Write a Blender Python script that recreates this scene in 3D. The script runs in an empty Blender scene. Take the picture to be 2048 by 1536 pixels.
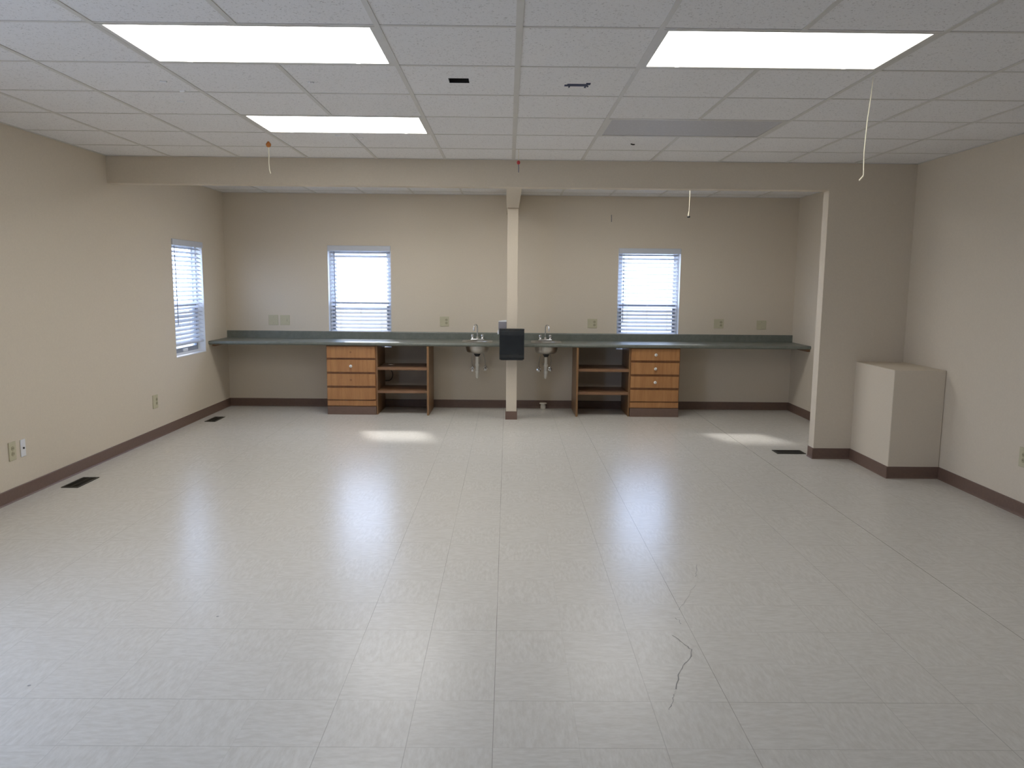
import bpy, bmesh, math, random
from mathutils import Vector, Matrix
random.seed(7)
S = bpy.context.scene
COL = S.collection

# ------------------------------------------------------------------ camera
CAM_H = 1.6164
cam_d = bpy.data.cameras.new('camera')
cam = bpy.data.objects.new('camera', cam_d); COL.objects.link(cam)
cam_d.sensor_width = 36.0; cam_d.lens = 36.0 * 1537.8 / 2048.0
cam_d.clip_start = 0.05; cam_d.clip_end = 300
def cam_matrix(p, y, r):
    cp, sp, cy, sy, cr, sr = math.cos(p), math.sin(p), math.cos(y), math.sin(y), math.cos(r), math.sin(r)
    Ry = Matrix(((cr, 0, sr), (0, 1, 0), (-sr, 0, cr)))
    Rx = Matrix(((1, 0, 0), (0, cp, -sp), (0, sp, cp)))
    Rz = Matrix(((cy, -sy, 0), (sy, cy, 0), (0, 0, 1)))
    M = Rz @ Rx @ Ry
    R, F, U = M.col[0], M.col[1], M.col[2]
    m = Matrix(((R[0], U[0], -F[0], 0), (R[1], U[1], -F[1], 0), (R[2], U[2], -F[2], CAM_H), (0, 0, 0, 1)))
    return m
cam.matrix_world = cam_matrix(-0.1315, -0.0066, -0.0093)
S.camera = cam

# ------------------------------------------------------------------ view, sky, sun
S.view_settings.view_transform = 'Standard'; S.view_settings.look = 'None'
S.view_settings.gamma = 1.0; S.view_settings.use_curve_mapping = False
S.view_settings.exposure = 0.38
SKY = 7.0
SUN = 5.0
LAMP = 6.5
w = bpy.data.worlds.new('sky'); S.world = w; w.use_nodes = True
bg = w.node_tree.nodes['Background']
bg.inputs['Color'].default_value = (0.62, 0.81, 1.22, 1); bg.inputs['Strength'].default_value = SKY
sun_d = bpy.data.lights.new('sun', 'SUN'); sun = bpy.data.objects.new('sun', sun_d); COL.objects.link(sun)
sun_d.energy = SUN; sun_d.angle = math.radians(4.5); sun_d.color = (1.0, 0.98, 0.96)
sun.location = (-6, 16, 12)
sun.rotation_euler = Vector((0.37, -1.0, -0.88)).to_track_quat('-Z', 'Y').to_euler()

# ------------------------------------------------------------------ room sizes
XL, XR = -3.584, 3.662
YF, YB = -2.6, 9.867
YH0, YH1 = 7.0586, 7.18
ZC, ZH = 2.70, 2.4616
XW = 2.8801
TILE = 0.6096
GX, GY = 0.0407, 3.4592

# ------------------------------------------------------------------ node helpers
def new_mat(name):
    m = bpy.data.materials.new(name); m.use_nodes = True
    nt = m.node_tree
    return m, nt, nt.nodes['Principled BSDF']
def N(nt, t, **kw):
    n = nt.nodes.new(t)
    for k, v in kw.items(): setattr(n, k, v)
    return n
def L(nt, a, b): nt.links.new(a, b)
def math_node(nt, op, a, b=None, c=None, clamp=False):
    n = N(nt, 'ShaderNodeMath', operation=op); n.use_clamp = clamp
    for i, v in enumerate((a, b, c)):
        if v is None: continue
        if isinstance(v, (int, float)): n.inputs[i].default_value = v
        else: L(nt, v, n.inputs[i])
    return n.outputs[0]
def mixc(nt, fac, a, b):
    n = N(nt, 'ShaderNodeMix', data_type='RGBA')
    for sock, v in ((n.inputs[0], fac), (n.inputs[6], a), (n.inputs[7], b)):
        if isinstance(v, (int, float)): sock.default_value = v
        elif isinstance(v, (tuple, list)): sock.default_value = (*v[:3], 1)
        else: L(nt, v, sock)
    return n.outputs[2]
def coords(nt):
    return N(nt, 'ShaderNodeTexCoord').outputs['Object']
def noise(nt, vec, scale, detail=3, rough=0.55, stretch=None):
    if stretch:
        mp = N(nt, 'ShaderNodeMapping'); mp.inputs['Scale'].default_value = stretch
        L(nt, vec, mp.inputs['Vector']); vec = mp.outputs[0]
    n = N(nt, 'ShaderNodeTexNoise'); n.inputs['Scale'].default_value = scale
    n.inputs['Detail'].default_value = detail; n.inputs['Roughness'].default_value = rough
    L(nt, vec, n.inputs['Vector']); return n.outputs['Fac']
def ramp(nt, fac, lo, hi):
    n = N(nt, 'ShaderNodeMapRange'); n.inputs['From Min'].default_value = lo; n.inputs['From Max'].default_value = hi
    L(nt, fac, n.inputs['Value']); return n.outputs[0]
def bump(nt, bsdf, h, strength, dist=0.002):
    b = N(nt, 'ShaderNodeBump'); b.inputs['Strength'].default_value = strength; b.inputs['Distance'].default_value = dist
    L(nt, h, b.inputs['Height']); L(nt, b.outputs[0], bsdf.inputs['Normal'])
def simple(name, col, rough=0.5, metal=0.0, var=0.08, scale=12.0, bmp=0.0, spec=0.5, stretch=None):
    m, nt, b = new_mat(name)
    c = coords(nt); n = noise(nt, c, scale, stretch=stretch)
    lo = tuple(x * (1 - var) for x in col); hi = tuple(min(1, x * (1 + var)) for x in col)
    L(nt, mixc(nt, ramp(nt, n, 0.3, 0.7), lo, hi), b.inputs['Base Color'])
    b.inputs['Roughness'].default_value = rough; b.inputs['Metallic'].default_value = metal
    b.inputs['Specular IOR Level'].default_value = spec
    if bmp: bump(nt, b, n, bmp)
    return m

M = {}
M['wall'] = simple('beige_wall_paint', (0.70, 0.62, 0.505), 0.75, var=0.025, scale=90, bmp=0.12, spec=0.3)
M['jamb'] = simple('white_window_return', (0.80, 0.80, 0.80), 0.6, var=0.02)
M['base'] = simple('brown_vinyl_base', (0.17, 0.108, 0.082), 0.45, var=0.06, scale=40)
M['tee'] = simple('white_painted_tee', (0.64, 0.62, 0.58), 0.45, var=0.02)
M['vinyl'] = simple('white_vinyl', (0.78, 0.79, 0.80), 0.4, var=0.02)
M['slat'] = simple('white_slat', (0.62, 0.645, 0.70), 0.45, var=0.02)
M['almond'] = simple('almond_plastic', (0.56, 0.52, 0.36), 0.4, var=0.03)
M['almond_dark'] = simple('almond_device', (0.42, 0.38, 0.25), 0.4, var=0.03)
M['white_plastic'] = simple('white_plastic', (0.78, 0.79, 0.82), 0.4, var=0.02)
M['grey_plastic'] = simple('grey_plastic', (0.26, 0.25, 0.28), 0.45, var=0.04)
M['black_plastic'] = simple('black_plastic', (0.012, 0.014, 0.017), 0.32, var=0.1)
M['smoke'] = simple('smoky_black_plastic', (0.016, 0.02, 0.024), 0.22, var=0.1)
M['dark'] = simple('dark_slot', (0.02, 0.018, 0.016), 0.8, var=0.1)
M['register'] = simple('dark_bronze_register', (0.035, 0.032, 0.024), 0.5, metal=0.3, var=0.1)
M['chrome'] = simple('chrome', (0.78, 0.79, 0.80), 0.12, metal=1.0, var=0.02)
M['steel'] = simple('brushed_steel', (0.52, 0.50, 0.46), 0.36, metal=1.0, var=0.06, scale=60)
M['pvc'] = simple('white_pvc', (0.74, 0.71, 0.63), 0.4, var=0.02)
M['black_rubber'] = simple('black_rubber', (0.02, 0.02, 0.02), 0.6)
M['porcelain'] = simple('white_porcelain', (0.85, 0.83, 0.78), 0.15, var=0.01)
M['string'] = simple('cream_string', (0.80, 0.74, 0.58), 0.8, var=0.05)
M['orange'] = simple('orange_bead', (0.62, 0.22, 0.05), 0.4)
M['red'] = simple('red_bead', (0.60, 0.06, 0.06), 0.4)
M['blue_tape'] = simple('dark_blue_tape', (0.012, 0.025, 0.085), 0.6)
M['residue'] = simple('white_residue', (0.9, 0.9, 0.9), 0.6)
M['scuff'] = simple('grey_scuff', (0.27, 0.265, 0.25), 0.7)
M['concrete'] = simple('pale_concrete', (0.50, 0.49, 0.46), 0.9, var=0.1, scale=2)
M['sash'] = simple('grey_sash', (0.30, 0.32, 0.36), 0.4, var=0.03)

def wood(name, c0, c1, vertical=True, rough=0.35):
    m, nt, b = new_mat(name)
    c = coords(nt)
    st = (9, 9, 0.8) if vertical else (0.8, 9, 9)
    a = noise(nt, c, 3.0, 5, 0.6, stretch=st)
    f = noise(nt, c, 14.0, 4, 0.7, stretch=st)
    k = noise(nt, c, 4.0, 2, 0.5)
    t = math_node(nt, 'ADD', math_node(nt, 'MULTIPLY', a, 0.6), math_node(nt, 'ADD', math_node(nt, 'MULTIPLY', f, 0.25), math_node(nt, 'MULTIPLY', k, 0.2)))
    L(nt, mixc(nt, ramp(nt, t, 0.38, 0.68), c0, c1), b.inputs['Base Color'])
    b.inputs['Roughness'].default_value = rough
    return m
M['oak'] = wood('honey_maple', (0.37, 0.165, 0.058), (0.50, 0.255, 0.100))
M['oak_frame'] = wood('honey_maple_frame', (0.25, 0.105, 0.038), (0.33, 0.155, 0.060))
M['shelf'] = wood('brown_oak_shaded', (0.20, 0.105, 0.052), (0.30, 0.165, 0.085), vertical=False)  # brown shelf wood, its colour lowered to carry the shadow under the counter
M['shelf_side'] = wood('brown_oak_panel_shaded', (0.20, 0.105, 0.045), (0.29, 0.16, 0.072))  # side panels, darkened in colour for the same shadow

def laminate():
    m, nt, b = new_mat('green_grey_laminate')
    c = coords(nt)
    s = noise(nt, c, 380, 2, 0.7); g = noise(nt, c, 20, 3)
    base = mixc(nt, ramp(nt, g, 0.3, 0.7), (0.135, 0.150, 0.128), (0.175, 0.188, 0.163))
    L(nt, mixc(nt, ramp(nt, s, 0.56, 0.68), base, (0.27, 0.28, 0.245)), b.inputs['Base Color'])
    b.inputs['Roughness'].default_value = 0.40
    return m
M['laminate'] = laminate()

def ceiling_tile():
    m, nt, b = new_mat('speckled_ceiling_tile')
    c = coords(nt)
    mp = N(nt, 'ShaderNodeMapping'); mp.inputs['Location'].default_value = (-GX / TILE, -GY / TILE, 0)
    mp.inputs['Scale'].default_value = (1 / TILE, 1 / TILE, 0); L(nt, c, mp.inputs['Vector'])
    fl = N(nt, 'ShaderNodeVectorMath', operation='FLOOR'); L(nt, mp.outputs[0], fl.inputs[0])
    wn = N(nt, 'ShaderNodeTexWhiteNoise', noise_dimensions='3D'); L(nt, fl.outputs[0], wn.inputs['Vector'])
    s1 = noise(nt, c, 95, 3, 0.75); s2 = noise(nt, c, 60, 2, 0.6)
    spots = ramp(nt, s1, 0.585, 0.66)
    base = mixc(nt, wn.outputs['Value'], (0.80, 0.785, 0.775), (0.83, 0.815, 0.805))
    base = mixc(nt, math_node(nt, 'MULTIPLY', ramp(nt, s2, 0.35, 0.65), 0.25), base, (0.87, 0.855, 0.845))
    L(nt, mixc(nt, math_node(nt, 'MULTIPLY', spots, 0.62), base, (0.27, 0.25, 0.23)), b.inputs['Base Color'])
    b.inputs['Roughness'].default_value = 0.9; b.inputs['Specular IOR Level'].default_value = 0.2
    bump(nt, b, s1, 0.25, 0.002)
    return m
M['ceiling'] = ceiling_tile()

def floor_tile():
    m, nt, b = new_mat('vinyl_floor_tile')
    T, ox, oy = 0.3048, -0.0395, 2.8069
    c = coords(nt)
    sx = N(nt, 'ShaderNodeSeparateXYZ'); L(nt, c, sx.inputs[0])
    u = math_node(nt, 'DIVIDE', math_node(nt, 'SUBTRACT', sx.outputs[0], ox), T)
    v = math_node(nt, 'DIVIDE', math_node(nt, 'SUBTRACT', sx.outputs[1], oy), T)
    iu, iv = math_node(nt, 'FLOOR', u), math_node(nt, 'FLOOR', v)
    cb = N(nt, 'ShaderNodeCombineXYZ'); L(nt, iu, cb.inputs[0]); L(nt, iv, cb.inputs[1])
    wn = N(nt, 'ShaderNodeTexWhiteNoise', noise_dimensions='2D'); L(nt, cb.outputs[0], wn.inputs['Vector'])
    parity = math_node(nt, 'FLOORED_MODULO', math_node(nt, 'ADD', iu, iv), 2.0)
    # streaked chips, quarter-turned from tile to tile
    sh = N(nt, 'ShaderNodeVectorMath', operation='MULTIPLY_ADD')
    L(nt, wn.outputs['Color'], sh.inputs[0]); sh.inputs[1].default_value = (7, 7, 7); L(nt, c, sh.inputs[2])
    na = noise(nt, sh.outputs[0], 60, 3, 0.65, stretch=(0.28, 1, 1))
    nb = noise(nt, sh.outputs[0], 60, 3, 0.65, stretch=(1, 0.28, 1))
    mx = N(nt, 'ShaderNodeMix', data_type='FLOAT'); L(nt, parity, mx.inputs[0]); L(nt, na, mx.inputs[2]); L(nt, nb, mx.inputs[3])
    st = ramp(nt, mx.outputs[0], 0.34, 0.68)
    tone = math_node(nt, 'MULTIPLY_ADD', wn.outputs['Value'], 0.35, 0.32)
    ca = mixc(nt, st, (0.605, 0.58, 0.525), (0.705, 0.685, 0.635))
    ca = mixc(nt, math_node(nt, 'MULTIPLY', tone, 0.35), ca, (0.625, 0.60, 0.545))
    # seams: each line of its own strength
    def seam(t, strong, wd):
        near = math_node(nt, 'ROUND', t)
        d = math_node(nt, 'ABSOLUTE', math_node(nt, 'SUBTRACT', t, near))
        hit = math_node(nt, 'LESS_THAN', d, wd)
        r = N(nt, 'ShaderNodeTexWhiteNoise', noise_dimensions='1D'); L(nt, near, r.inputs['W'])
        s = math_node(nt, 'MULTIPLY_ADD', math_node(nt, 'POWER', r.outputs['Value'], 2.0), 0.40, 0.08)
        for k, val in strong:
            s = math_node(nt, 'MAXIMUM', s, math_node(nt, 'MULTIPLY', math_node(nt, 'COMPARE', near, float(k), 0.1), val))
        return math_node(nt, 'MULTIPLY', hit, s)
    brk = ramp(nt, noise(nt, c, 1.1, 2), 0.35, 0.6)
    lx = math_node(nt, 'MULTIPLY', seam(u, ((0, .65), (3, .6), (-1, .45), (-2, .45), (8, 1.5)), 0.0042), math_node(nt, 'MULTIPLY_ADD', brk, 0.5, 0.5))
    ly = math_node(nt, 'MULTIPLY', seam(v, ((0, .55), (-1, .4), (4, .35)), 0.0048), math_node(nt, 'MULTIPLY', brk, 0.8))
    ln = math_node(nt, 'MAXIMUM', lx, ly, clamp=True)
    L(nt, mixc(nt, ln, ca, (0.09, 0.075, 0.05)), b.inputs['Base Color'])
    wv = noise(nt, c, 3.2, 3, 0.55)
    fine = noise(nt, c, 28, 3, 0.6, stretch=(0.5, 1.2, 1))
    b.inputs['Roughness'].default_value = 0.272
    b.inputs['Specular IOR Level'].default_value = 0.36
    h = math_node(nt, 'ADD', math_node(nt, 'MULTIPLY', wv, 1.0), math_node(nt, 'MULTIPLY', fine, 0.16))
    bump(nt, b, h, 0.12, 0.004)
    return m
M['floor'] = floor_tile()

def lens_mat(name, on, power=1.0):
    m, nt, b = new_mat(name)
    c = coords(nt)
    pr = N(nt, 'ShaderNodeTexVoronoi'); pr.inputs['Scale'].default_value = 90; L(nt, c, pr.inputs['Vector'])
    L(nt, mixc(nt, pr.outputs['Distance'], (0.50, 0.49, 0.50), (0.58, 0.57, 0.58)), b.inputs['Base Color'])
    b.inputs['Roughness'].default_value = 0.6; b.inputs['Specular IOR Level'].default_value = 0.3
    if on:
        b.inputs['Emission Color'].default_value = (1.0, 0.985, 0.955, 1)
        b.inputs['Emission Strength'].default_value = LAMP * power
    return m
M['lens_on'] = lens_mat('lit_prismatic_lens', True)
M['lens_dim'] = lens_mat('lit_prismatic_lens_weaker_tubes', True, 0.6)
M['lens_new'] = lens_mat('lit_prismatic_lens_fresh_tubes', True, 1.5)
M['lens_off'] = lens_mat('unlit_prismatic_lens', False)

def thin(name, col, keep, rough):
    m = bpy.data.materials.new(name); m.use_nodes = True; nt = m.node_tree
    for n in list(nt.nodes): nt.nodes.remove(n)
    o = N(nt, 'ShaderNodeOutputMaterial'); t = N(nt, 'ShaderNodeBsdfTransparent'); mix = N(nt, 'ShaderNodeMixShader')
    if rough < 0.3:
        g = N(nt, 'ShaderNodeBsdfGlossy'); g.inputs['Roughness'].default_value = rough
    else:
        g = N(nt, 'ShaderNodeBsdfDiffuse')
    g.inputs['Color'].default_value = (*col, 1); mix.inputs[0].default_value = keep
    L(nt, t.outputs[0], mix.inputs[1]); L(nt, g.outputs[0], mix.inputs[2]); L(nt, mix.outputs[0], o.inputs['Surface'])
    return m
M['glass'] = thin('window_glass', (0.9, 0.95, 1.0), 0.07, 0.02)
M['screen'] = thin('insect_screen', (0.10, 0.11, 0.12), 0.42, 0.8)

# ------------------------------------------------------------------ mesh helpers
class MB:
    def __init__(self): self.bm = bmesh.new()
    def box(self, x0, x1, y0, y1, z0, z1, bev=0.0, seg=2):
        b = bmesh.new()
        vs = [b.verts.new((x, y, z)) for x in (x0, x1) for y in (y0, y1) for z in (z0, z1)]
        for f in ((0, 1, 3, 2), (4, 6, 7, 5), (0, 4, 5, 1), (2, 3, 7, 6), (0, 2, 6, 4), (1, 5, 7, 3)):
            b.faces.new([vs[i] for i in f])
        if bev: bmesh.ops.bevel(b, geom=b.edges[:], offset=bev, segments=seg, affect='EDGES', profile=0.5)
        self.merge(b); return self
    def merge(self, b):
        me = bpy.data.meshes.new('tmp'); b.to_mesh(me); b.free(); self.bm.from_mesh(me); bpy.data.meshes.remove(me)
    def tube(self, pts, r, seg=12, cap=True):
        pts = [Vector(p) for p in pts]; rs = r if isinstance(r, (list, tuple)) else [r] * len(pts)
        rings = []; ref = None
        for i, p in enumerate(pts):
            d = (pts[min(i + 1, len(pts) - 1)] - pts[max(i - 1, 0)]).normalized()
            if ref is None:
                ref = d.orthogonal().normalized()
            else:
                ref = (ref - d * ref.dot(d)).normalized()
            s = d.cross(ref)
            rings.append([self.bm.verts.new(p + (ref * math.cos(a) + s * math.sin(a)) * rs[i]) for a in (2 * math.pi * k / seg for k in range(seg))])
        for a, b in zip(rings, rings[1:]):
            for k in range(seg): self.bm.faces.new((a[k], a[(k + 1) % seg], b[(k + 1) % seg], b[k]))
        if cap:
            self.bm.faces.new(rings[0][::-1]); self.bm.faces.new(rings[-1])
        return self
    def lathe(self, prof, center=(0, 0, 0), axis='Z', seg=24, close=False):
        c = Vector(center); rings = []
        for r, h in prof:
            ring = []
            for k in range(seg):
                a = 2 * math.pi * k / seg; x, y = r * math.cos(a), r * math.sin(a)
                v = {'Z': (x, y, h), 'Y': (x, h, y), 'X': (h, x, y)}[axis]
                ring.append(self.bm.verts.new(c + Vector(v)))
            rings.append(ring)
        for a, b in zip(rings, rings[1:]):
            for k in range(seg): self.bm.faces.new((a[k], a[(k + 1) % seg], b[(k + 1) % seg], b[k]))
        if close:
            self.bm.faces.new(rings[0][::-1]); self.bm.faces.new(rings[-1])
        return self
    def prism(self, poly, p0, p1, u, v):
        """extrude 2-D polygon (in axes u,v) from p0 to p1"""
        u, v, p0, p1 = Vector(u), Vector(v), Vector(p0), Vector(p1)
        a = [self.bm.verts.new(p0 + u * x + v * y) for x, y in poly]
        b = [self.bm.verts.new(p1 + u * x + v * y) for x, y in poly]
        n = len(poly)
        for i in range(n): self.bm.faces.new((a[i], a[(i + 1) % n], b[(i + 1) % n], b[i]))
        self.bm.faces.new(a[::-1]); self.bm.faces.new(b); return self
    def slab(self, ax, t0, t1, us, vs, holes):
        """slab normal to ax between t0,t1; us=(u0,u1) vs=(v0,v1); rectangular through-holes (u0,u1,v0,v1)"""
        U = sorted({us[0], us[1], *[h[0] for h in holes], *[h[1] for h in holes]})
        V = sorted({vs[0], vs[1], *[h[2] for h in holes], *[h[3] for h in holes]})
        nu, nv = len(U) - 1, len(V) - 1
        def solid(i, j):
            if i < 0 or j < 0 or i >= nu or j >= nv: return False
            cu, cv = (U[i] + U[i + 1]) / 2, (V[j] + V[j + 1]) / 2
            return not any(h[0] < cu < h[1] and h[2] < cv < h[3] for h in holes)
        def P(t, a, c): return {'X': (t, a, c), 'Y': (a, t, c), 'Z': (a, c, t)}[ax]
        cache = {}
        def vert(t, a, c):
            k = (t, a, c)
            if k not in cache: cache[k] = self.bm.verts.new(P(t, a, c))
            return cache[k]
        for i in range(nu):
            for j in range(nv):
                if not solid(i, j): continue
                a0, a1, c0, c1 = U[i], U[i + 1], V[j], V[j + 1]
                for t in (t0, t1): self.bm.faces.new([vert(t, a0, c0), vert(t, a1, c0), vert(t, a1, c1), vert(t, a0, c1)])
                for (di, dj, q) in ((-1, 0, ((a0, c0), (a0, c1))), (1, 0, ((a1, c0), (a1, c1))), (0, -1, ((a0, c0), (a1, c0))), (0, 1, ((a0, c1), (a1, c1)))):
                    if not solid(i + di, j + dj):
                        (pa, pc), (qa, qc) = q
                        self.bm.faces.new([vert(t0, pa, pc), vert(t0, qa, qc), vert(t1, qa, qc), vert(t1, pa, pc)])
        return self
    def build(self, name, mat, parent=None, smooth=False, loc=None):
        bmesh.ops.recalc_face_normals(self.bm, faces=self.bm.faces[:])
        me = bpy.data.meshes.new(name); self.bm.to_mesh(me); self.bm.free()
        me.materials.append(mat)
        if smooth:
            for p in me.polygons: p.use_smooth = True
            try: me.set_sharp_from_angle(angle=math.radians(40))
            except Exception: pass
        o = bpy.data.objects.new(name, me); COL.objects.link(o)
        if parent: o.parent = parent
        if loc: o.location = loc
        return o
def tag(o, label=None, cat=None, group=None, kind=None):
    if label: o['label'] = label
    if cat: o['category'] = cat
    if group: o['group'] = group
    if kind: o['kind'] = kind
    return o
def thing(name, loc, label, cat, group=None, rz=0.0):
    o = bpy.data.objects.new(name, None); COL.objects.link(o); o.empty_display_size = 0.1
    o.location = loc; o.rotation_euler = (0, 0, rz)
    return tag(o, label, cat, group)
def struct(name, label=None, loc=(0, 0, 0), rz=0.0):
    o = bpy.data.objects.new(name, None); COL.objects.link(o); o.empty_display_size = 0.1
    o.location = loc; o.rotation_euler = (0, 0, rz); o['kind'] = 'structure'
    if label: o['label'] = label
    return o
def children(o): return [c for c in bpy.data.objects if c.parent == o]
def dup(o, loc, label, rz=None, parent=None):
    c = o.copy(); COL.objects.link(c)
    if parent is None:
        c.location = loc; c['label'] = label
        if rz is not None: c.rotation_euler = (0, 0, rz)
    else: c.parent = parent
    for ch in children(o): dup(ch, None, None, None, c)
    return c

# ------------------------------------------------------------------ the room shell
W1 = (8.325, 9.145, 0.765, 2.047)          # left wall window: y0,y1,z0,z1
W2 = (-2.285, -1.485, 0.765, 2.058)        # back wall
W3 = (1.400, 2.195, 0.765, 2.058)
W4 = (1.5, 2.9, 0.20, 2.05)               # left wall, out of view; added to give bluish light on the near floor
WT = 0.14
def S_(o, label=None): return tag(o, label, kind='structure')
S_(MB().box(XL - .3, XR + .3, YF - .3, YB + .3, -0.12, 0.0).build('floor', M['floor']), 'glossy cream vinyl tile floor')
floor = bpy.data.objects['floor']
fix_cells = [(-3, 0, True), (-3, 3, True), (1, 0, True), (1, 3, False), (-3, 7, True), (1, 7, True)]
fix_holes = [(GX + TILE * i + .012, GX + TILE * (i + 2) - .012, GY + TILE * j + .012, GY + TILE * (j + 1) - .012) for i, j, _ in fix_cells]
HOLE = (-0.330, -0.220, 4.312, 4.412)
ceil = S_(MB().slab('Z', ZC, ZC + 0.10, (XL - WT, XR + WT), (YF - WT, YB + WT), fix_holes + [HOLE]).build('ceiling', M['ceiling']), 'suspended ceiling of speckled white tiles')
MB().box(XL - WT, XR + WT, YF - WT, YB + WT, ZC + 0.24, ZC + 0.30).build('roof_deck', M['dark'], ceil)
S_(MB().slab('X', XL - WT, XL, (YF - WT, YB + WT), (0, ZC), [W1, W4]).build('wall_left', M['wall']), 'beige painted left wall')
S_(MB().slab('X', XR, XR + WT, (YF - WT, YB + WT), (0, ZC), []).build('wall_right', M['wall']), 'beige painted right wall')
S_(MB().slab('Y', YB, YB + WT, (XL, XR), (0, ZC), [W2, W3]).build('wall_back', M['wall']), 'beige painted back wall behind the long counter')
S_(MB().slab('Y', YF - WT, YF, (XL, XR), (0, ZC), []).build('wall_front', M['wall']), 'beige wall behind the viewer')
S_(MB().box(XW, XR, YH0, YH1, 0, ZC).build('wall_divider', M['wall']), 'beige stub wall to the right of the alcove opening')
S_(MB().box(XL, XW, YH0, YH1, ZH, ZC).build('wall_header', M['wall']), 'beige dropped beam across the alcove opening')
CX0, CX1, CY0, CY1 = -0.0094, 0.116, 9.0055, 9.125
S_(MB().box(CX0 - .012, CX1 + .004, YH1, YB, ZH, ZC).build('wall_soffit', M['wall']), 'beige dropped beam running back over the column')

# suspended ceiling tees (part of the ceiling)
g = MB()
TW = 0.024
x_lines = [GX + TILE * k for k in range(-6, 7) if XL < GX + TILE * k < XR]
y_lines = [GY + TILE * k for k in range(-10, 11) if YF < GY + TILE * k < YB]
def cut(a0, a1, gaps):
    segs = [(a0, a1)]
    for g0, g1 in gaps:
        nx = []
        for s0, s1 in segs:
            if g1 <= s0 or g0 >= s1: nx.append((s0, s1)); continue
            if g0 > s0: nx.append((s0, g0))
            if g1 < s1: nx.append((g1, s1))
        segs = nx
    return segs
for x in x_lines:
    gaps = [(h[2], h[3]) for h in fix_holes if h[0] + .05 < x < h[1] - .05] + [(YH0, YH1)]
    if abs(x - .05) < .08: gaps.append((YH1, YB))
    tw = 0.030 if abs(x - GX) < .01 else TW
    for s0, s1 in cut(YF, YB, gaps): g.box(x - tw / 2, x + tw / 2, s0, s1, ZC - 0.0035, ZC + .001)
for y in y_lines:
    gaps = [(h[0], h[1]) for h in fix_holes if h[2] + .05 < y < h[3] - .05] + ([(CX0 - .012, CX1 + .004)] if y > YH1 else [])
    if YH0 - .02 < y < YH1 + .02: continue
    for s0, s1 in cut(XL, XR, gaps): g.box(s0, s1, y - 0.009, y + 0.009, ZC - 0.0025, ZC + .001)
g.build('tee_grid', M['tee'], ceil)
g = MB()
for x0, x1, y0, y1 in ((XL, XL + .02, YF, YH0), (XR - .02, XR, YF, YH0), (XL, XR, YH0 - .02, YH0), (XL, XL + .02, YH1, YB), (XR - .02, XR, YH1, YB), (XL, CX0 - .012, YB - .02, YB), (CX1 + .004, XR, YB - .02, YB)):
    g.box(x0, x1, y0, y1, ZC - .004, ZC + .001)
g.build('edge_angle', M['tee'], ceil)
# open hole in one tile: liner coloured dark to stand for the shade inside
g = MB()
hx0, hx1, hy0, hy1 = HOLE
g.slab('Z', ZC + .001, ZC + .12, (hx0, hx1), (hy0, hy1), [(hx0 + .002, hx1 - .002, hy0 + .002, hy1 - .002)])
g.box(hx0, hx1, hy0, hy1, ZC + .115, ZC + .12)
tag(g.build('cutout_shade_liner', M['dark'], ceil), 'rectangular hole cut in a ceiling tile, lined dark for the shade inside')
# white bits stuck to the tiles
g = MB()
for x, y, a, l in ((-1.912, 4.437, .3, .035), (-1.893, 4.648, -.5, .04), (-2.017, 4.914, .2, .04), (-1.10, 4.413, 0, .012), (-1.085, 4.42, 0, .01), (-1.284, 5.971, .1, .04), (-1.136, 6.064, -.1, .045)):
    c_, s_ = math.cos(a) * l / 2, math.sin(a) * l / 2
    g.tube([(x - c_, y - s_, ZC - .002), (x, y + .004, ZC - .003), (x + c_, y + s_, ZC - .002)], .006, 6)
g.build('tape_residue', M['residue'], ceil)
tag(MB().tube([(.955, 6.2, ZC - .002), (.968, 6.218, ZC - .004), (.985, 6.225, ZC - .002)], .006, 6).build('tile_nick', M['dark'], ceil), 'dark nick in the tile behind the unlit light')

# baseboards
BP = [(0, 0), (.016, 0), (.013, .004), (.009, .010), (.007, .020), (.0065, .096), (.004, .1), (0, .1)]
def baseboard(name, p0, p1, nrm, parent=None):
    m = MB().prism(BP, (*p0, 0), (*p1, 0), (*nrm, 0), (0, 0, 1))
    o = m.build(name, M['base'], parent)
    if parent is None: tag(o, 'brown vinyl base along the ' + name.split('_')[1].replace('alcove', 'alcove right') + ' wall', kind='structure')
    return o
baseboard('baseboard_left', (XL, YF), (XL, YB), (1, 0))
baseboard('baseboard_back', (XL, YB), (XR, YB), (0, -1))
baseboard('baseboard_right', (XR, YF), (XR, 6.335), (-1, 0))
baseboard('baseboard_alcove', (XR, YH1), (XR, YB), (-1, 0))
baseboard('baseboard_front', (XL, YF), (XR, YF), (0, 1))
b1 = baseboard('baseboard_divider', (XW - .012, YH0), (3.222, YH0), (0, -1))
baseboard('baseboard_divider_end', (XW, YH0 - .012), (XW, YH1), (-1, 0), b1)
# corner box
BX0, BY0, BZ = 3.226, 6.34, 0.92
cb = thing('corner_box', (BX0, BY0, 0), 'waist-high beige boxed-in ledge built into the right corner', 'boxed ledge')
MB().box(0, XR - BX0 - .002, 0, YH0 - BY0, 0, BZ, .004, 1).build('body', M['wall'], cb)
bb = MB().prism(BP, (0, -.012, 0), (0, YH0 - BY0, 0), (-1, 0, 0), (0, 0, 1))
bb.prism(BP, (-.012, 0, 0), (XR - BX0 - .002, 0, 0), (0, -1, 0), (0, 0, 1)).build('base_strip', M['base'], cb)
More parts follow.
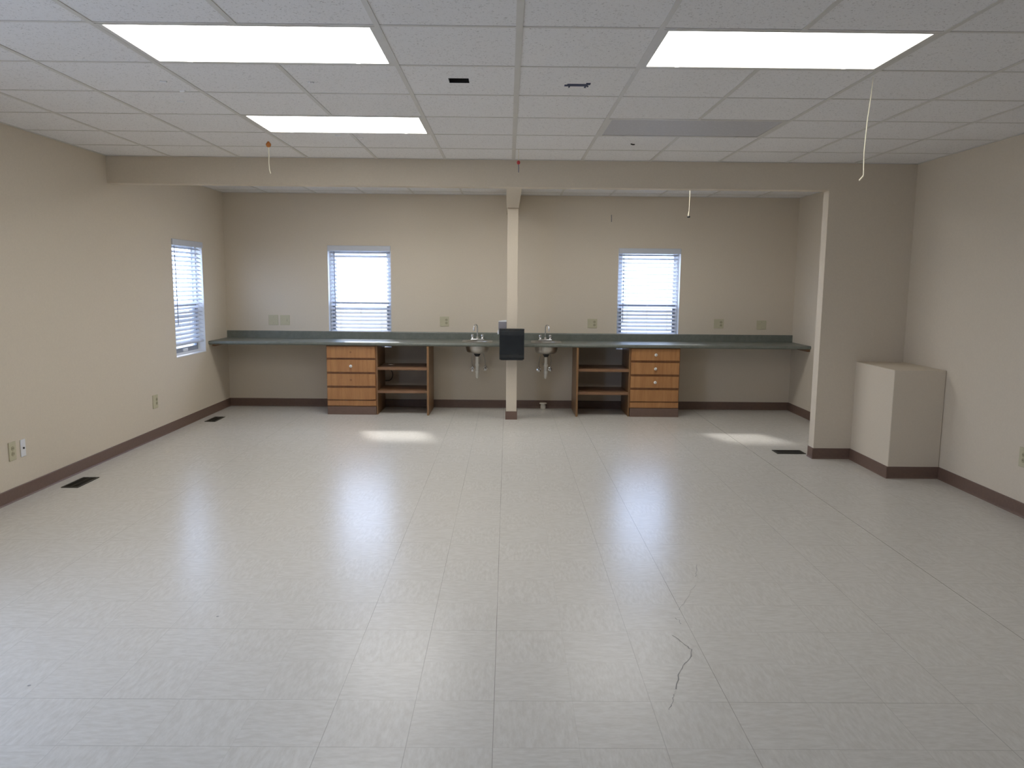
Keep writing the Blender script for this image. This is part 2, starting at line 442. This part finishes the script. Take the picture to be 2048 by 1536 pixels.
# column
co = thing('column', (CX0, CY0, 0), 'slim square beige column standing before the counter', 'column')
MB().box(0, CX1 - CX0, 0, CY1 - CY0, 0, ZH, .004, 1).build('shaft', M['wall'], co)
cw, cd = CX1 - CX0, CY1 - CY0
tag(MB().slab('Z', 0, .098, (-.007, cw + .007), (-.007, cd + .007), [(0.001, cw - .001, 0.001, cd - .001)]).build('base_strip', M['base'], co), 'brown vinyl base strip')

# crack and scuffs on the floor (part of the floor)
g = MB()
def ribbon(pts, wd):
    pts = [Vector(p) for p in pts]; n = len(pts); a = []
    for i, p in enumerate(pts):
        d = (pts[min(i + 1, n - 1)] - pts[max(i - 1, 0)]).normalized(); s = Vector((-d.y, d.x)); ww = wd * random.uniform(.35, 1.2) / 2
        a.append((g.bm.verts.new((p.x + s.x * ww, p.y + s.y * ww, .0006)), g.bm.verts.new((p.x - s.x * ww, p.y - s.y * ww, .0006))))
    for q, r in zip(a, a[1:]): g.bm.faces.new((q[0], r[0], r[1], q[1]))
def jit(pts, k=4, j=.006):
    out = []
    for p, q in zip(pts, pts[1:]):
        for t in range(k):
            f = t / k; out.append((p[0] + (q[0] - p[0]) * f + random.uniform(-j, j), p[1] + (q[1] - p[1]) * f + random.uniform(-j, j)))
    return out + [pts[-1]]
ribbon(jit([(.778, 3.382), (.815, 3.30), (.833, 3.236), (.79, 3.13), (.741, 3.056), (.69, 2.90)]), .0048)
ribbon(jit([(.675, 2.86), (.65, 2.80), (.63, 2.749)]), .004)
ribbon(jit([(1.114, 4.28), (1.075, 4.15), (1.06, 4.10)]), .004)
ribbon(jit([(1.03, 3.98), (.95, 3.82), (.87, 3.66)]), .003)
ribbon(jit([(.83, 3.571), (.845, 3.53), (.84, 3.50)]), .004)
for x, y in ((1.616, 7.121), (-1.391, 3.549), (-1.9, 2.9), (-2.3, 2.9), (-1.46, 6.66), (1.65, 7.1)):
    g.lathe([(.007, .0004), (.005, .0008), (.0005, .001)], (x, y, 0), seg=8)
tag(g.build('floor_crack', M['scuff'], floor), 'thin dark crack and specks in the tiles')

# outside ground
S_(MB().box(-40, 40, -30, 60, -0.55, -0.45).build('ground', M['concrete']), 'pale ground outside the windows')

# ------------------------------------------------------------------ windows and blinds
def window(name, rect_w, z0, z1, loc, rz, label, screen=True, fb=.035, rail=.085):
    W_, H_ = rect_w, z1 - z0
    r = struct(name, label, loc, rz)
    h = W_ / 2
    MB().slab('Y', .075, .135, (-h, h), (0, H_), [(-h + .035, h - .035, fb, H_ - .035)]).build('frame', M['vinyl'], r)
    mid = .56
    # sashes
    MB().slab('Y', .105, .128, (-h + .035, h - .035), (mid - .01, H_ - .035), [(-h + .07, h - .07, mid + .025, H_ - .07)]).build('upper_sash', M['vinyl'], r)
    lo = MB().slab('Y', .08, .103, (-h + .035, h - .035), (fb, mid + .025), [(-h + .07, h - .07, rail, mid - .012)]).build('lower_sash', M['sash'], r)
    MB().box(-h + .07, h - .07, .114, .118, mid + .025, H_ - .07).build('upper_pane', M['glass'], r)
    MB().box(-h + .07, h - .07, .09, .094, rail, mid - .012).build('lower_pane', M['glass'], r)
    MB().box(-.06, .06, .068, .08, fb + .006, rail - .012, .002, 1).build('lift_rail', M['vinyl'], lo)
    if screen: MB().box(-h + .035, h - .035, .130, .1315, .035, mid).build('screen', M['screen'], r)
    # white returns lining the recess
    MB().box(-h, -h + .003, .001, .075, 0, H_).box(h - .003, h, .001, .075, 0, H_).box(-h, h, .001, .075, H_ - .003, H_).build('return_liner', M['jamb'], r)
    MB().box(-h, h, -.004, .075, 0, .012, .003, 1).build('sill', M['jamb'], r)
    # daylight sampling guide in the opening
    pl = bpy.data.lights.new(name + '_portal', 'AREA'); pl.shape = 'RECTANGLE'; pl.size = W_; pl.size_y = H_; pl.cycles.is_portal = True
    po = bpy.data.objects.new('daylight_portal', pl); COL.objects.link(po); po.parent = r; po.location = (0, .16, H_ / 2)
    po.rotation_euler = (-math.pi / 2, 0, 0)
    return r
PITCH, SLATW, TILT = 0.0472, 0.0490, math.radians(-28.0)
def blind(W_, H_, zb, loc, rz, label, off=0.0, tilt=TILT):
    """origin: middle of the window's bottom edge on the wall face"""
    t = thing('window_blind', loc, label, 'blind', 'white slatted window blinds', rz)
    h = W_ / 2 - .004
    v = MB().box(-h, h, -.014, -.002, H_ - .066, H_ - .002, .003, 2)
    v.box(-h, -h + .01, -.004, .012, H_ - .066, H_ - .002).box(h - .01, h, -.004, .012, H_ - .066, H_ - .002)
    v.build('valance', M['slat'], t)
    MB().box(-h + .012, h - .012, .006, .052, H_ - .050, H_ - .004, .002, 1).build('headrail', M['slat'], t)
    sw = W_ / 2 - .020
    s = MB(); yc = .030
    zt = H_ - .085
    zs = []
    z = zt
    while z > zb + .03: zs.append(z); z -= PITCH
    for z in zs:
        top = []; n = 4
        for i in range(n + 1):
            f = i / n - .5
            y = f * SLATW; zz = -math.sin(tilt) * y + .0018 * (1 - (2 * f) ** 2)
            top.append((y, zz))
        poly = top + [(y, zz - .0024) for y, zz in reversed(top)]
        s.prism(poly, (-sw + off, yc, z), (sw + off, yc, z), (0, 1, 0), (0, 0, 1))
    s.build('slats', M['slat'], t)
    MB().box(-sw + off, sw + off, yc - .024, yc + .024, zb, zb + .016, .003, 2).build('bottom_rail', M['slat'], t)
    lc = MB()
    for fx in (-.68, 0, .68):
        for y in (yc - .0245, yc + .0245):
            lc.tube([(fx * sw + off, y, zb + .01), (fx * sw + off, y, H_ - .05)], .0011, 5)
    lc.build('ladder_cord', M['string'], t)
    MB().tube([(-sw + off + .055, .0, H_ - .075), (-sw + off + .058, -.004, H_ - .3), (-sw + off + .062, -.006, H_ - .93)], .0042, 8).build('tilt_wand', M['grey_plastic'], t)
    return t
window('window_1', W1[1] - W1[0], W1[2], W1[3], (XL, (W1[0] + W1[1]) / 2, W1[2]), math.pi / 2, 'window in the left wall beyond the dropped beam')
window('window_2', W2[1] - W2[0], W2[2], W2[3], ((W2[0] + W2[1]) / 2, YB, W2[2]), 0, 'back wall window left of the column', fb=.014, rail=.036)
window('window_3', W3[1] - W3[0], W3[2], W3[3], ((W3[0] + W3[1]) / 2, YB, W3[2]), 0, 'back wall window right of the column', fb=.014, rail=.036)
window('added_window_4', W4[1] - W4[0], W4[2], W4[3], (XL, (W4[0] + W4[1]) / 2, W4[2]), math.pi / 2, 'wide window added out of view in the left wall to light the floor', screen=False)
blind(W1[1] - W1[0], W1[3] - W1[2], .125, (XL, (W1[0] + W1[1]) / 2, W1[2]), math.pi / 2, 'white slatted blind on the left wall, raised a little off the sill', -.012, math.radians(-31))
blind(W2[1] - W2[0], W2[3] - W2[2], .10, ((W2[0] + W2[1]) / 2, YB, W2[2]), 0, 'white slatted blind above the drawers with a single white knob', .008, math.radians(-34))
blind(W3[1] - W3[0], W3[3] - W3[2], .10, ((W3[0] + W3[1]) / 2, YB, W3[2]), 0, 'white slatted blind above the drawers with three white knobs', -.008)

# ------------------------------------------------------------------ ceiling lights
def ceiling_light(i, j, on, label):
    x0, y0 = GX + TILE * i, GY + TILE * j
    t = thing('ceiling_light', (x0 + TILE, y0 + TILE / 2, ZC), label, 'ceiling light', 'recessed fluorescent lights')
    hx, hy = TILE - .012, TILE / 2 - .012
    MB().slab('Z', -.003, .004, (-hx, hx), (-hy, hy), [(-hx + .024, hx - .024, -hy + .014, hy - .020)]).build('door_frame', M['tee'], t)
    MB().slab('Z', .005, .115, (-hx + .002, hx - .002), (-hy + .002, hy - .002), [(-hx + .010, hx - .010, -hy + .010, hy - .010)]).box(-hx + .002, hx - .002, -hy + .002, hy - .002, .115, .12).build('housing', M['vinyl'], t)
    MB().box(-hx + .022, hx - .022, -hy + .012, hy - .018, .0005, .003).build('lens', M[('lens_new' if j == 7 and i < 0 else 'lens_on' if j == 7 else 'lens_dim' if i > 0 else 'lens_on') if on else 'lens_off'], t)
    for x in (-.42, .42): MB().box(x - .010, x + .010, hy - .024, hy - .012, -.006, -.003, .001, 1).build('latch', M['tee'], t)
    return t
labels = ['lit ceiling light nearest on the left', 'lit ceiling light behind the nearest left one, near the dropped beam', 'lit ceiling light on the right with a long string hanging beside it',
          'unlit grey ceiling light at back right near the dropped beam', 'lit ceiling light in the alcove, left of the soffit over the column', 'lit ceiling light in the alcove, right of the soffit over the column']
for (i, j, on), lb in zip(fix_cells, labels): ceiling_light(i, j, on, lb)

# ------------------------------------------------------------------ counter
CF = 9.222; CZ0, CZ1 = .845, .885
SINKS = (-.372, .482); SY = 9.530; RB = .142
ct = thing('countertop', (0, YB, 0), 'long green-grey laminate countertop running across the whole back wall', 'countertop')
g = MB()
holes = [(sx - .165, sx + .165, SY - .165 - YB, SY + .165 - YB) for sx in SINKS]
g.slab('Z', CZ0, CZ1, (XL, XR), (CF + .018 - YB, -.018), holes)
nose = [(math.cos(a) * .019, math.sin(a) * .0205) for a in (math.pi / 2 + k * math.pi / 10 for k in range(11))]
g.prism(nose, (XL, CF + .018 - YB, (CZ0 + CZ1) / 2), (XR, CF + .018 - YB, (CZ0 + CZ1) / 2), (0, 1, 0), (0, 0, 1))
g.build('worktop', M['laminate'], ct, smooth=True)
g = MB()
bs = [(0, 0), (-.020, 0), (-.020, .078), (-.016, .086), (-.010, .090), (0, .090)]
g.prism(bs, (XL, 0, CZ1), (XR, 0, CZ1), (0, 1, 0), (0, 0, 1)).build('backsplash', M['laminate'], ct)
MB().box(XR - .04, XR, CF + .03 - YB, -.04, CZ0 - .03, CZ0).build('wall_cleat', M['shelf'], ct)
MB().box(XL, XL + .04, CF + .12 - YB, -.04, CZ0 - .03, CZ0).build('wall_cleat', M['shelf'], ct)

# sinks with faucets, drains and valves
def arc(c, r, a0, a1, n, ax='YZ'):
    out = []
    for k in range(n + 1):
        a = a0 + (a1 - a0) * k / n
        p = {'YZ': (c[0], c[1] + r * math.cos(a), c[2] + r * math.sin(a)), 'XZ': (c[0] + r * math.cos(a), c[1], c[2] + r * math.sin(a))}[ax]
        out.append(p)
    return out
def rim_mesh():
    g = MB(); seg = 40; hw = .188; rr = .045
    def sq(s, z):
        out = []
        for k in range(seg):
            a = 2 * math.pi * k / seg; c, s_ = math.cos(a), math.sin(a)
            n = 6.0; q = (abs(c) ** n + abs(s_) ** n) ** (-1 / n)
            out.append(g.bm.verts.new((s * q * c, s * q * s_, z)))
        return out
    def circ(r, z, dy=-.022): return [g.bm.verts.new((r * math.cos(2 * math.pi * k / seg), dy + r * math.sin(2 * math.pi * k / seg), z)) for k in range(seg)]
    rings = [sq(.186, .000), sq(.189, .003), sq(.186, .006), sq(.176, .0065), circ(.152, .005), circ(RB, .001), circ(RB - .003, -.02), circ(RB - .006, -.085), circ(RB - .016, -.118), circ(RB - .04, -.135), circ(.05, -.142), circ(.036, -.146), circ(.03, -.150)]
    for a, b in zip(rings, rings[1:]):
        for k in range(seg): g.bm.faces.new((a[k], a[(k + 1) % seg], b[(k + 1) % seg], b[k]))
    # outer shell of the bowl
    o = [circ(RB + .002, -.001), circ(RB + .001, -.03), circ(RB - .003, -.088), circ(RB - .013, -.122), circ(RB - .038, -.139), circ(.05, -.146), circ(.034, -.152)]
    for a, b in zip(o, o[1:]):
        for k in range(seg): g.bm.faces.new((a[k], a[(k + 1) % seg], b[(k + 1) % seg], b[k]))
    return g
sink0 = thing('bar_sink', (SINKS[0], SY, CZ1), 'small round stainless sink bowl left of the column', 'sink', 'stainless bar sinks')
rim_mesh().build('basin', M['steel'], sink0, smooth=True)
tag(MB().lathe([(.030, -.149), (.038, -.152), (.038, -.163), (.030, -.166), (.027, -.180), (.022, -.184), (.0005, -.184)], (0, -.022, 0)).build('drain_nut', M['black_rubber'], sink0, smooth=True), 'black drain nut')
g = MB()
ty = -.022
g.tube([(0, ty, -.176), (0, ty, -.395)] + arc((0, ty + .05, -.395), .05, math.pi, 2 * math.pi, 10) + [(0, ty + .10, -.355)] + arc((0, ty + .14, -.355), .04, math.pi, math.pi / 2, 6) + [(0, YB - SY + .005, -.315)], .0195, 16)
for z in (-.29, -.375): g.lathe([(.020, z - .014), (.026, z - .012), (.026, z + .012), (.020, z + .014)], (0, ty, 0))
tag(g.build('drain_pipe', M['pvc'], sink0, smooth=True), 'white plastic drain pipe')
dup(sink0, (SINKS[1], SY, CZ1), 'small round stainless sink bowl right of the column')
def faucet(x, lean, label):
    t = thing('faucet', (x, SY + .140, CZ1 + .0065), label, 'faucet', 'chrome gooseneck faucets')
    MB().box(-.085, .085, -.024, .024, 0, .018, .007, 3).lathe([(.022, .015), (.018, .030), (.013, .045)], (0, 0, 0)).build('base', M['chrome'], t, smooth=True)
    pts = [(0, 0, .03), (0, 0, .155)]
    for k in range(1, 11):
        a = math.pi * k / 10; d = .045 * (1 - math.cos(a))
        pts.append((lean * d, -d * .9, .155 + .045 * math.sin(a)))
    e = pts[-1]; pts.append((e[0], e[1], e[2] - .035))
    MB().tube(pts, [.0085] * (len(pts) - 2) + [.0095, .011], 14).build('spout', M['chrome'], t, smooth=True)
    for sx in (-1, 1):
        h = MB().lathe([(.017, .016), (.015, .028), (.012, .034), (.019, .040), (.021, .052), (.018, .068), (.010, .074), (.0005, .075)], (sx * .062, 0, 0), seg=16)
        h.build('handle', M['chrome'], t, smooth=True)
    return t
faucet(SINKS[0] - .005, -.45, 'chrome gooseneck faucet with two round handles at the left sink')
faucet(SINKS[1] - .005, .45, 'chrome gooseneck faucet with two round handles at the right sink')
def valve(x, z, side, hose_to, label):
    t = thing('shutoff_valve', (x, YB, z), label, 'valve', 'chrome shut-off valves under the sinks')
    MB().lathe([(.026, 0), (.026, -.004), (.012, -.008), (.011, -.045), (.016, -.047), (.016, -.066), (.011, -.070), (.0005, -.071)], (0, 0, 0), axis='Y', seg=16).lathe([(.009, .0), (.009, .028), (.012, .030), (.012, .042), (.007, .046)], (0, -.055, 0), seg=12).build('body', M['chrome'], t, smooth=True)
    MB().lathe([(.0005, -.110), (.012, -.110), (.020, -.104), (.020, -.096), (.008, -.090), (.006, -.070)], (0, 0, 0), axis='Y', seg=12).build('handle', M['chrome'], t, smooth=True)
    dx, dz = hose_to[0] - x, hose_to[1] - z
    pts = []
    for k in range(15):
        f = k / 14
        pts.append((dx * f + side * .016 * math.sin(math.pi * f * 1.2) , -.055 - .07 * math.sin(math.pi * f) - .086 * f, .04 + (dz - .04) * f))
    tag(MB().tube(pts, .0048, 8).build('supply_hose', M['steel'], t, smooth=True), 'thin braided supply hose')
for sx, nm in ((SINKS[0], 'left'), (SINKS[1], 'right')):
    for s, sd in ((-1, 'left'), (1, 'right')):
        valve(sx + s * .072 + (.02 if nm == 'left' and s > 0 else 0), .50 + (.012 if s > 0 else 0), s, (sx + s * .030, CZ0 - .012), f'chrome shut-off valve on the {sd} side of the {nm} sink drain')
# capped pipe stub on the floor under the right sink
t = thing('pipe_stub', (.468, 9.805, 0), 'short white capped pipe stub against the base below the right sink', 'pipe')
MB().lathe([(.033, 0), (.033, .04), (.028, .056), (.028, .066)], close=True).build('pipe', M['pvc'], t, smooth=True)
MB().lathe([(.048, .066), (.048, .078), (.040, .082)], close=True).build('cap', M['pvc'], t, smooth=True)

# ------------------------------------------------------------------ drawer cabinets
CABF = 9.270
def drawer_cabinet(xa, xb, zs, rail, toe, knobs, scars, label):
    W_ = xb - xa
    t = thing('drawer_cabinet', ((xa + xb) / 2, CABF, 0), label, 'drawer cabinet', 'wooden drawer cabinets under the counter')
    h = W_ / 2; D = YB - CABF - .02
    c = MB().box(-h, h, .012, D, toe, CZ0 - .002)
    c.build('carcass', M['oak_frame'], t)
    MB().box(-h + .004, h - .004, 0, .012, rail[0], rail[1], .002, 1).build('bottom_rail', M['oak'], t)
    tag(MB().box(-h + .006, h - .002, -.012, D, 0, toe).build('toe_kick', M['base'], t), 'brown vinyl toe kick')
    for i, (z0, z1) in enumerate(zs):
        d = MB().box(-h + .006, h - .010, -.010, .010, z0, z1, .003, 2).build('drawer', M['oak'], t)
        zc = (z0 + z1) / 2
        if i in knobs:
            k = MB().lathe([(.007, -.010), (.007, -.020), (.011, -.026), (.0185, -.030), (.0185, -.037), (.014, -.042), (.0005, -.044)], (.0, 0, zc), axis='Y', seg=18)
            tag(k.build('knob', M['porcelain'], d, smooth=True), 'white round knob')
            MB().lathe([(.0055, -.0435), (.0055, -.046), (.0005, -.0465)], (0, 0, zc), axis='Y', seg=10).build('screw', M['steel'], d)
        elif i in scars:
            tag(MB().lathe([(.012, -.0095), (.012, -.0104), (.0005, -.0104)], (-.005, 0, zc), axis='Y', seg=12).build('knob_scar', M['oak_frame'], d), 'darker mark where a knob was')
    return t
drawer_cabinet(-2.187, -1.587, [(.692, .832), (.521, .669), (.352, .496), (.183, .326)], (.106, .172), .098, (1,), (0, 2), 'wooden four-drawer cabinet with a single white knob, left of the column')
drawer_cabinet(1.496, 2.098, [(.692, .833), (.523, .664), (.357, .497), (.190, .330)], (.110, .178), .105, (0, 1, 2), (), 'wooden four-drawer cabinet with three white knobs, right of the column')
# open shelf units
def shelf_unit(xa, xb, outer, label):
    """xa..xb outside width; outer = +1 when the free side panel is at xb"""
    t = thing('shelf_unit', ((xa + xb) / 2, CF + .012, 0), label, 'shelf unit', 'open two-shelf units under the counter')
    h = (xb - xa) / 2; D = YB - CF - .012 - .018; th = .026
    ox = h - th if outer > 0 else -h
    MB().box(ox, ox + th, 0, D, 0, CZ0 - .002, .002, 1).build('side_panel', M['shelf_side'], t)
    ix = -h if outer > 0 else h - .014
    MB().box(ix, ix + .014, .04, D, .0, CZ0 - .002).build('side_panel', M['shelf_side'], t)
    a, b = (-h + .014, h - th) if outer > 0 else (-h + th, h - .014)
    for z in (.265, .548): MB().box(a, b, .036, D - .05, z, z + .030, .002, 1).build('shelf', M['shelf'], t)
    return t
shelf_unit(-1.585, -.945, 1, 'open wooden shelf unit with two shelves, left of the column')
shelf_unit(.838, 1.494, -1, 'open wooden shelf unit with two shelves, right of the column')
t = MB()
pts = []
for k in range(17):
    a = -math.pi * .5 + math.pi * 1.1 * k / 16
    pts.append((.03 + .055 * math.cos(a), 0, .075 * math.sin(a)))
pts = [(-.10, .0, -.085)] + pts + [(-.12, 0, .075)]
o = t.tube(pts, .004, 8).build('cable', M['black_rubber'], None, True, (-1.56, YB - .010, .42))
tag(o, 'loop of black cable on the wall behind the left open shelves', 'cable')

# ------------------------------------------------------------------ dispensers on the column
t = thing('paper_towel_dispenser', (.052, CY0, .731), 'black paper towel dispenser mounted on the column', 'towel dispenser')
w_, h_, d_ = .284, .345, .20
prof = [(0, 0), (-d_ * .80, 0), (-d_ * .96, .02), (-d_, .06), (-d_, h_ - .06), (-d_ * .93, h_ - .02), (-d_ * .80, h_), (0, h_)]
MB().prism(prof, (-w_ / 2, 0, 0), (w_ / 2, 0, 0), (0, 1, 0), (0, 0, 1)).build('cover', M['smoke'], t)
MB().box(-w_ / 2 - .003, w_ / 2 + .003, -d_ * .72, 0, h_ - .004, h_ + .006, .002, 1).build('top_trim', M['black_plastic'], t)
MB().box(-w_ / 2 + .012, w_ / 2 - .012, -d_ * .99, -d_ * .82, -.004, .016, .003, 1).build('tear_bar', M['black_plastic'], t)
MB().box(-w_ / 2 + .02, w_ / 2 - .02, -d_ - .003, -d_ + .002, .062, h_ - .062, .002, 1).build('front_panel', M['smoke'], t)
t = thing('soap_dispenser', (CX0, 9.062, 1.00), 'grey soap dispenser on the left side of the column above the towel dispenser', 'soap dispenser')
MB().box(-.096, 0, -.055, .055, .055, .158, .006, 2).build('body', M['grey_plastic'], t)
tag(MB().prism([(-.096, .158), (0, .158), (0, .176), (-.09, .164)], (0, -.055, 0), (0, .055, 0), (1, 0, 0), (0, 0, 1)).build('lid', M['white_plastic'], t), 'white lid')
MB().box(-.085, 0, -.05, .05, .0, .054, .004, 1).build('push_bar', M['black_plastic'], t)
tag(MB().lathe([(.010, -.002), (.011, .03), (.008, .045)], (-.096, -.03, .012), close=True, seg=10).build('nozzle', M['white_plastic'], t), 'white nozzle')

# ------------------------------------------------------------------ wall plates
def plate(loc, rz, w_, h_, kind, label, mat='almond'):
    """origin on the wall face at the plate's centre; faces local -Y"""
    t = thing('wall_plate', loc, label, 'wall plate', 'wall plates', rz)
    MB().box(-w_ / 2, w_ / 2, -.007, 0, -h_ / 2, h_ / 2, .003, 2).build('cover', M[mat], t)
    xo = w_ * .22 if w_ > .1 else 0
    dv = MB(); dk = None
    if kind == 'outlet':
        for z in (-.020, .020): dv.lathe([(.017, -.0065), (.017, -.0095), (.0005, -.0098)], (xo, 0, z), axis='Y', seg=16)
        d = dv.build('receptacle', M['almond_dark'], t)
        for z in (-.020, .020):
            for x in (-.006, .006): MB().box(xo + x - .0012, xo + x + .0012, -.0102, -.0095, z - .004, z + .006).build('slot', M['dark'], d)
    elif kind == 'switch':
        d = dv.box(xo - .006, xo + .006, -.009, -.006, -.014, .014).build('switch_frame', M['almond_dark'], t)
        MB().prism([(0, 0), (-.010, .006), (-.010, .012), (0, .010)], (xo - .004, -.008, -.004), (xo + .004, -.008, -.004), (0, 1, 0), (0, 0, 1)).build('toggle', M['almond'], d)
    elif kind == 'jack':
        dv.lathe([(.007, -.006), (.007, -.014), (.0005, -.0145)], (0, 0, 0), axis='Y', seg=12).build('jack', M['dark'], t)
    else:
        dv.bm.free()
        for z in (-h_ * .3, h_ * .3): MB().lathe([(.004, -.0065), (.004, -.0082), (.0005, -.0085)], (0, 0, z), axis='Y', seg=8).build('screw', M['almond_dark'], t)
    return t
P = math.pi / 2
plate((-2.991, YB, 1.112), 0, .122, .128, 'blank', 'blank double almond wall plate, left one of the pair above the counter')
plate((-2.843, YB, 1.112), 0, .122, .126, 'switch', 'double almond wall plate with a switch, right one of the pair above the counter')
plate((-.807, YB, 1.112), 0, .116, .125, 'outlet', 'double almond outlet plate between the left blind and left faucet')
plate((1.087, YB, 1.103), 0, .122, .118, 'outlet', 'double almond outlet plate between the right faucet and right blind')
plate((2.710, YB, 1.113), 0, .124, .120, 'outlet', 'double almond outlet plate just right of the right blind')
plate((3.258, YB, 1.103), 0, .124, .116, 'blank', 'blank almond wall plate nearest the right end of the counter')
plate((XL, 7.762, .378), P, .112, .138, 'outlet', 'almond outlet plate low on the left wall near the window')
plate((XL, 5.480, .369), P, .080, .136, 'outlet', 'almond outlet plate low on the left wall beside the white plate')
plate((XL, 5.603, .367), P, .058, .128, 'jack', 'narrow white plate with a round jack low on the left wall', 'white_plastic')
plate((XR, 5.30, .42), -P, .10, .14, 'outlet', 'almond outlet plate low on the right wall at the photo edge')
tag(MB().tube([(1.299, YB - .003, 2.381), (1.299, YB - .007, 2.42), (1.297, YB - .003, 2.468)], .005, 6).build('wall_hook', M['scuff']), 'small grey hook on the back wall left of the right blind', 'hook')

# ------------------------------------------------------------------ floor registers
def register(x0, x1, y0, y1, label, rot):
    cx, cy = (x0 + x1) / 2, (y0 + y1) / 2
    a, b = (x1 - x0, y1 - y0) if not rot else (y1 - y0, x1 - x0)
    t = thing('floor_register', (cx, cy, 0), label, 'floor vent', 'dark floor vents', P if rot else 0)
    MB().slab('Z', 0, .005, (-a / 2, a / 2), (-b / 2, b / 2), [(-a / 2 + .014, a / 2 - .014, -b / 2 + .016, b / 2 - .016)]).build('frame', M['register'], t)
    MB().box(-a / 2 + .014, a / 2 - .014, -b / 2 + .016, b / 2 - .016, .0004, .001).build('duct_opening', M['dark'], t)
    s = MB(); n = int((b - .04) / .014)
    for k in range(n):
        y = -b / 2 + .024 + k * (b - .048) / max(1, n - 1)
        s.box(-a / 2 + .014, a / 2 - .014, y - .0025, y + .0025, .001, .0042)
    s.box(-.002, .002, -b / 2 + .016, b / 2 - .016, .001, .0048)
    s.build('grille', M['register'], t)
register(-3.462, -3.330, 5.840, 6.158, 'dark metal floor vent nearest along the left wall', False)
register(-3.462, -3.340, 8.695, 9.015, 'dark metal floor vent below the left window', False)
register(2.612, 2.890, 7.245, 7.405, 'dark metal floor vent beside the stub wall on the right', True)

# ------------------------------------------------------------------ things hanging from the ceiling
t = thing('pull_string', (-1.90, 6.28, ZC), 'short cream string with an orange bead, hanging near the back left light', 'string', 'strings hanging from the ceiling')
MB().lathe([(.0005, -.046), (.014, -.040), (.020, -.028), (.020, -.018), (.012, -.008), (.006, 0)], seg=14).build('bead', M['orange'], t, smooth=True)
MB().tube([(0, 0, -.04), (.001, 0, -.10), (-.002, 0, -.16), (.001, 0, -.215), (.010, 0, -.245)], .0042, 7).build('cord', M['string'], t, smooth=True)
t = thing('pull_string', (.079, 6.50, ZC), 'thin string with a red bead, hanging near the middle of the dropped beam', 'string', 'strings hanging from the ceiling')
MB().tube([(0, 0, 0), (0, 0, -.10)], .0022, 6).build('cord', M['string'], t)
MB().lathe([(.0005, -.125), (.011, -.120), (.015, -.108), (.011, -.096), (.0005, -.090)], seg=14).build('bead', M['red'], t, smooth=True)
MB().tube([(0, 0, -.12), (.002, 0, -.15), (.001, 0, -.187)], .004, 6).build('tassel', M['grey_plastic'], t)
t = thing('pull_string', (1.896, 4.20, ZC), 'long cream string with a knotted end, hanging beside the front right light', 'string', 'strings hanging from the ceiling')
MB().tube([(.012, 0, 0), (.008, 0, -.08), (-.004, 0, -.22), (-.010, 0, -.38), (.005 - .01, 0, -.50), (-.006, 0, -.505), (-.026, 0, -.528)], [.0022, .0026, .003, .003, .003, .0042, .004], 7).build('cord', M['string'], t, smooth=True)
t = thing('pull_string', (1.845, 8.0, ZC), 'pale string with a dark weight at its end, hanging above the right blind', 'string', 'strings hanging from the ceiling')
MB().tube([(0, 0, 0), (0, 0, -.20), (-.002, 0, -.37)], .003, 7).tube([(-.002, 0, -.36), (-.006, 0, -.395)], .007, 8).build('cord', M['string'], t)
MB().lathe([(.0005, -.396), (.014, -.398), (.017, -.404), (.012, -.412), (.0005, -.414)], (-.005, 0, 0), seg=12).build('weight', M['black_rubber'], t, smooth=True)
# blue tape patch on a tile
g = MB()
x0, x1, yy = .318, .432, 4.424
z0, z1 = ZC - .003, ZC + .0
g.box(x0, x1, yy - .022, yy + .020, z0, z1)
g.box(x0 + .010, x0 + .018, yy + .015, yy + .050, z0, z1).box(x1 - .016, x1 - .006, yy + .015, yy + .055, z0, z1).box(x1 - .012, x1 + .012, yy - .045, yy - .010, z0, z1).box(x0 - .014, x0 + .006, yy - .004, yy + .022, z0, z1)
g.box(x1 - .002, x1 + .006, yy + .018, yy + .036, z0, z1)
tag(g.build('tape_strip', M['blue_tape']), 'ragged dark blue tape strip stuck to a ceiling tile', 'tape')
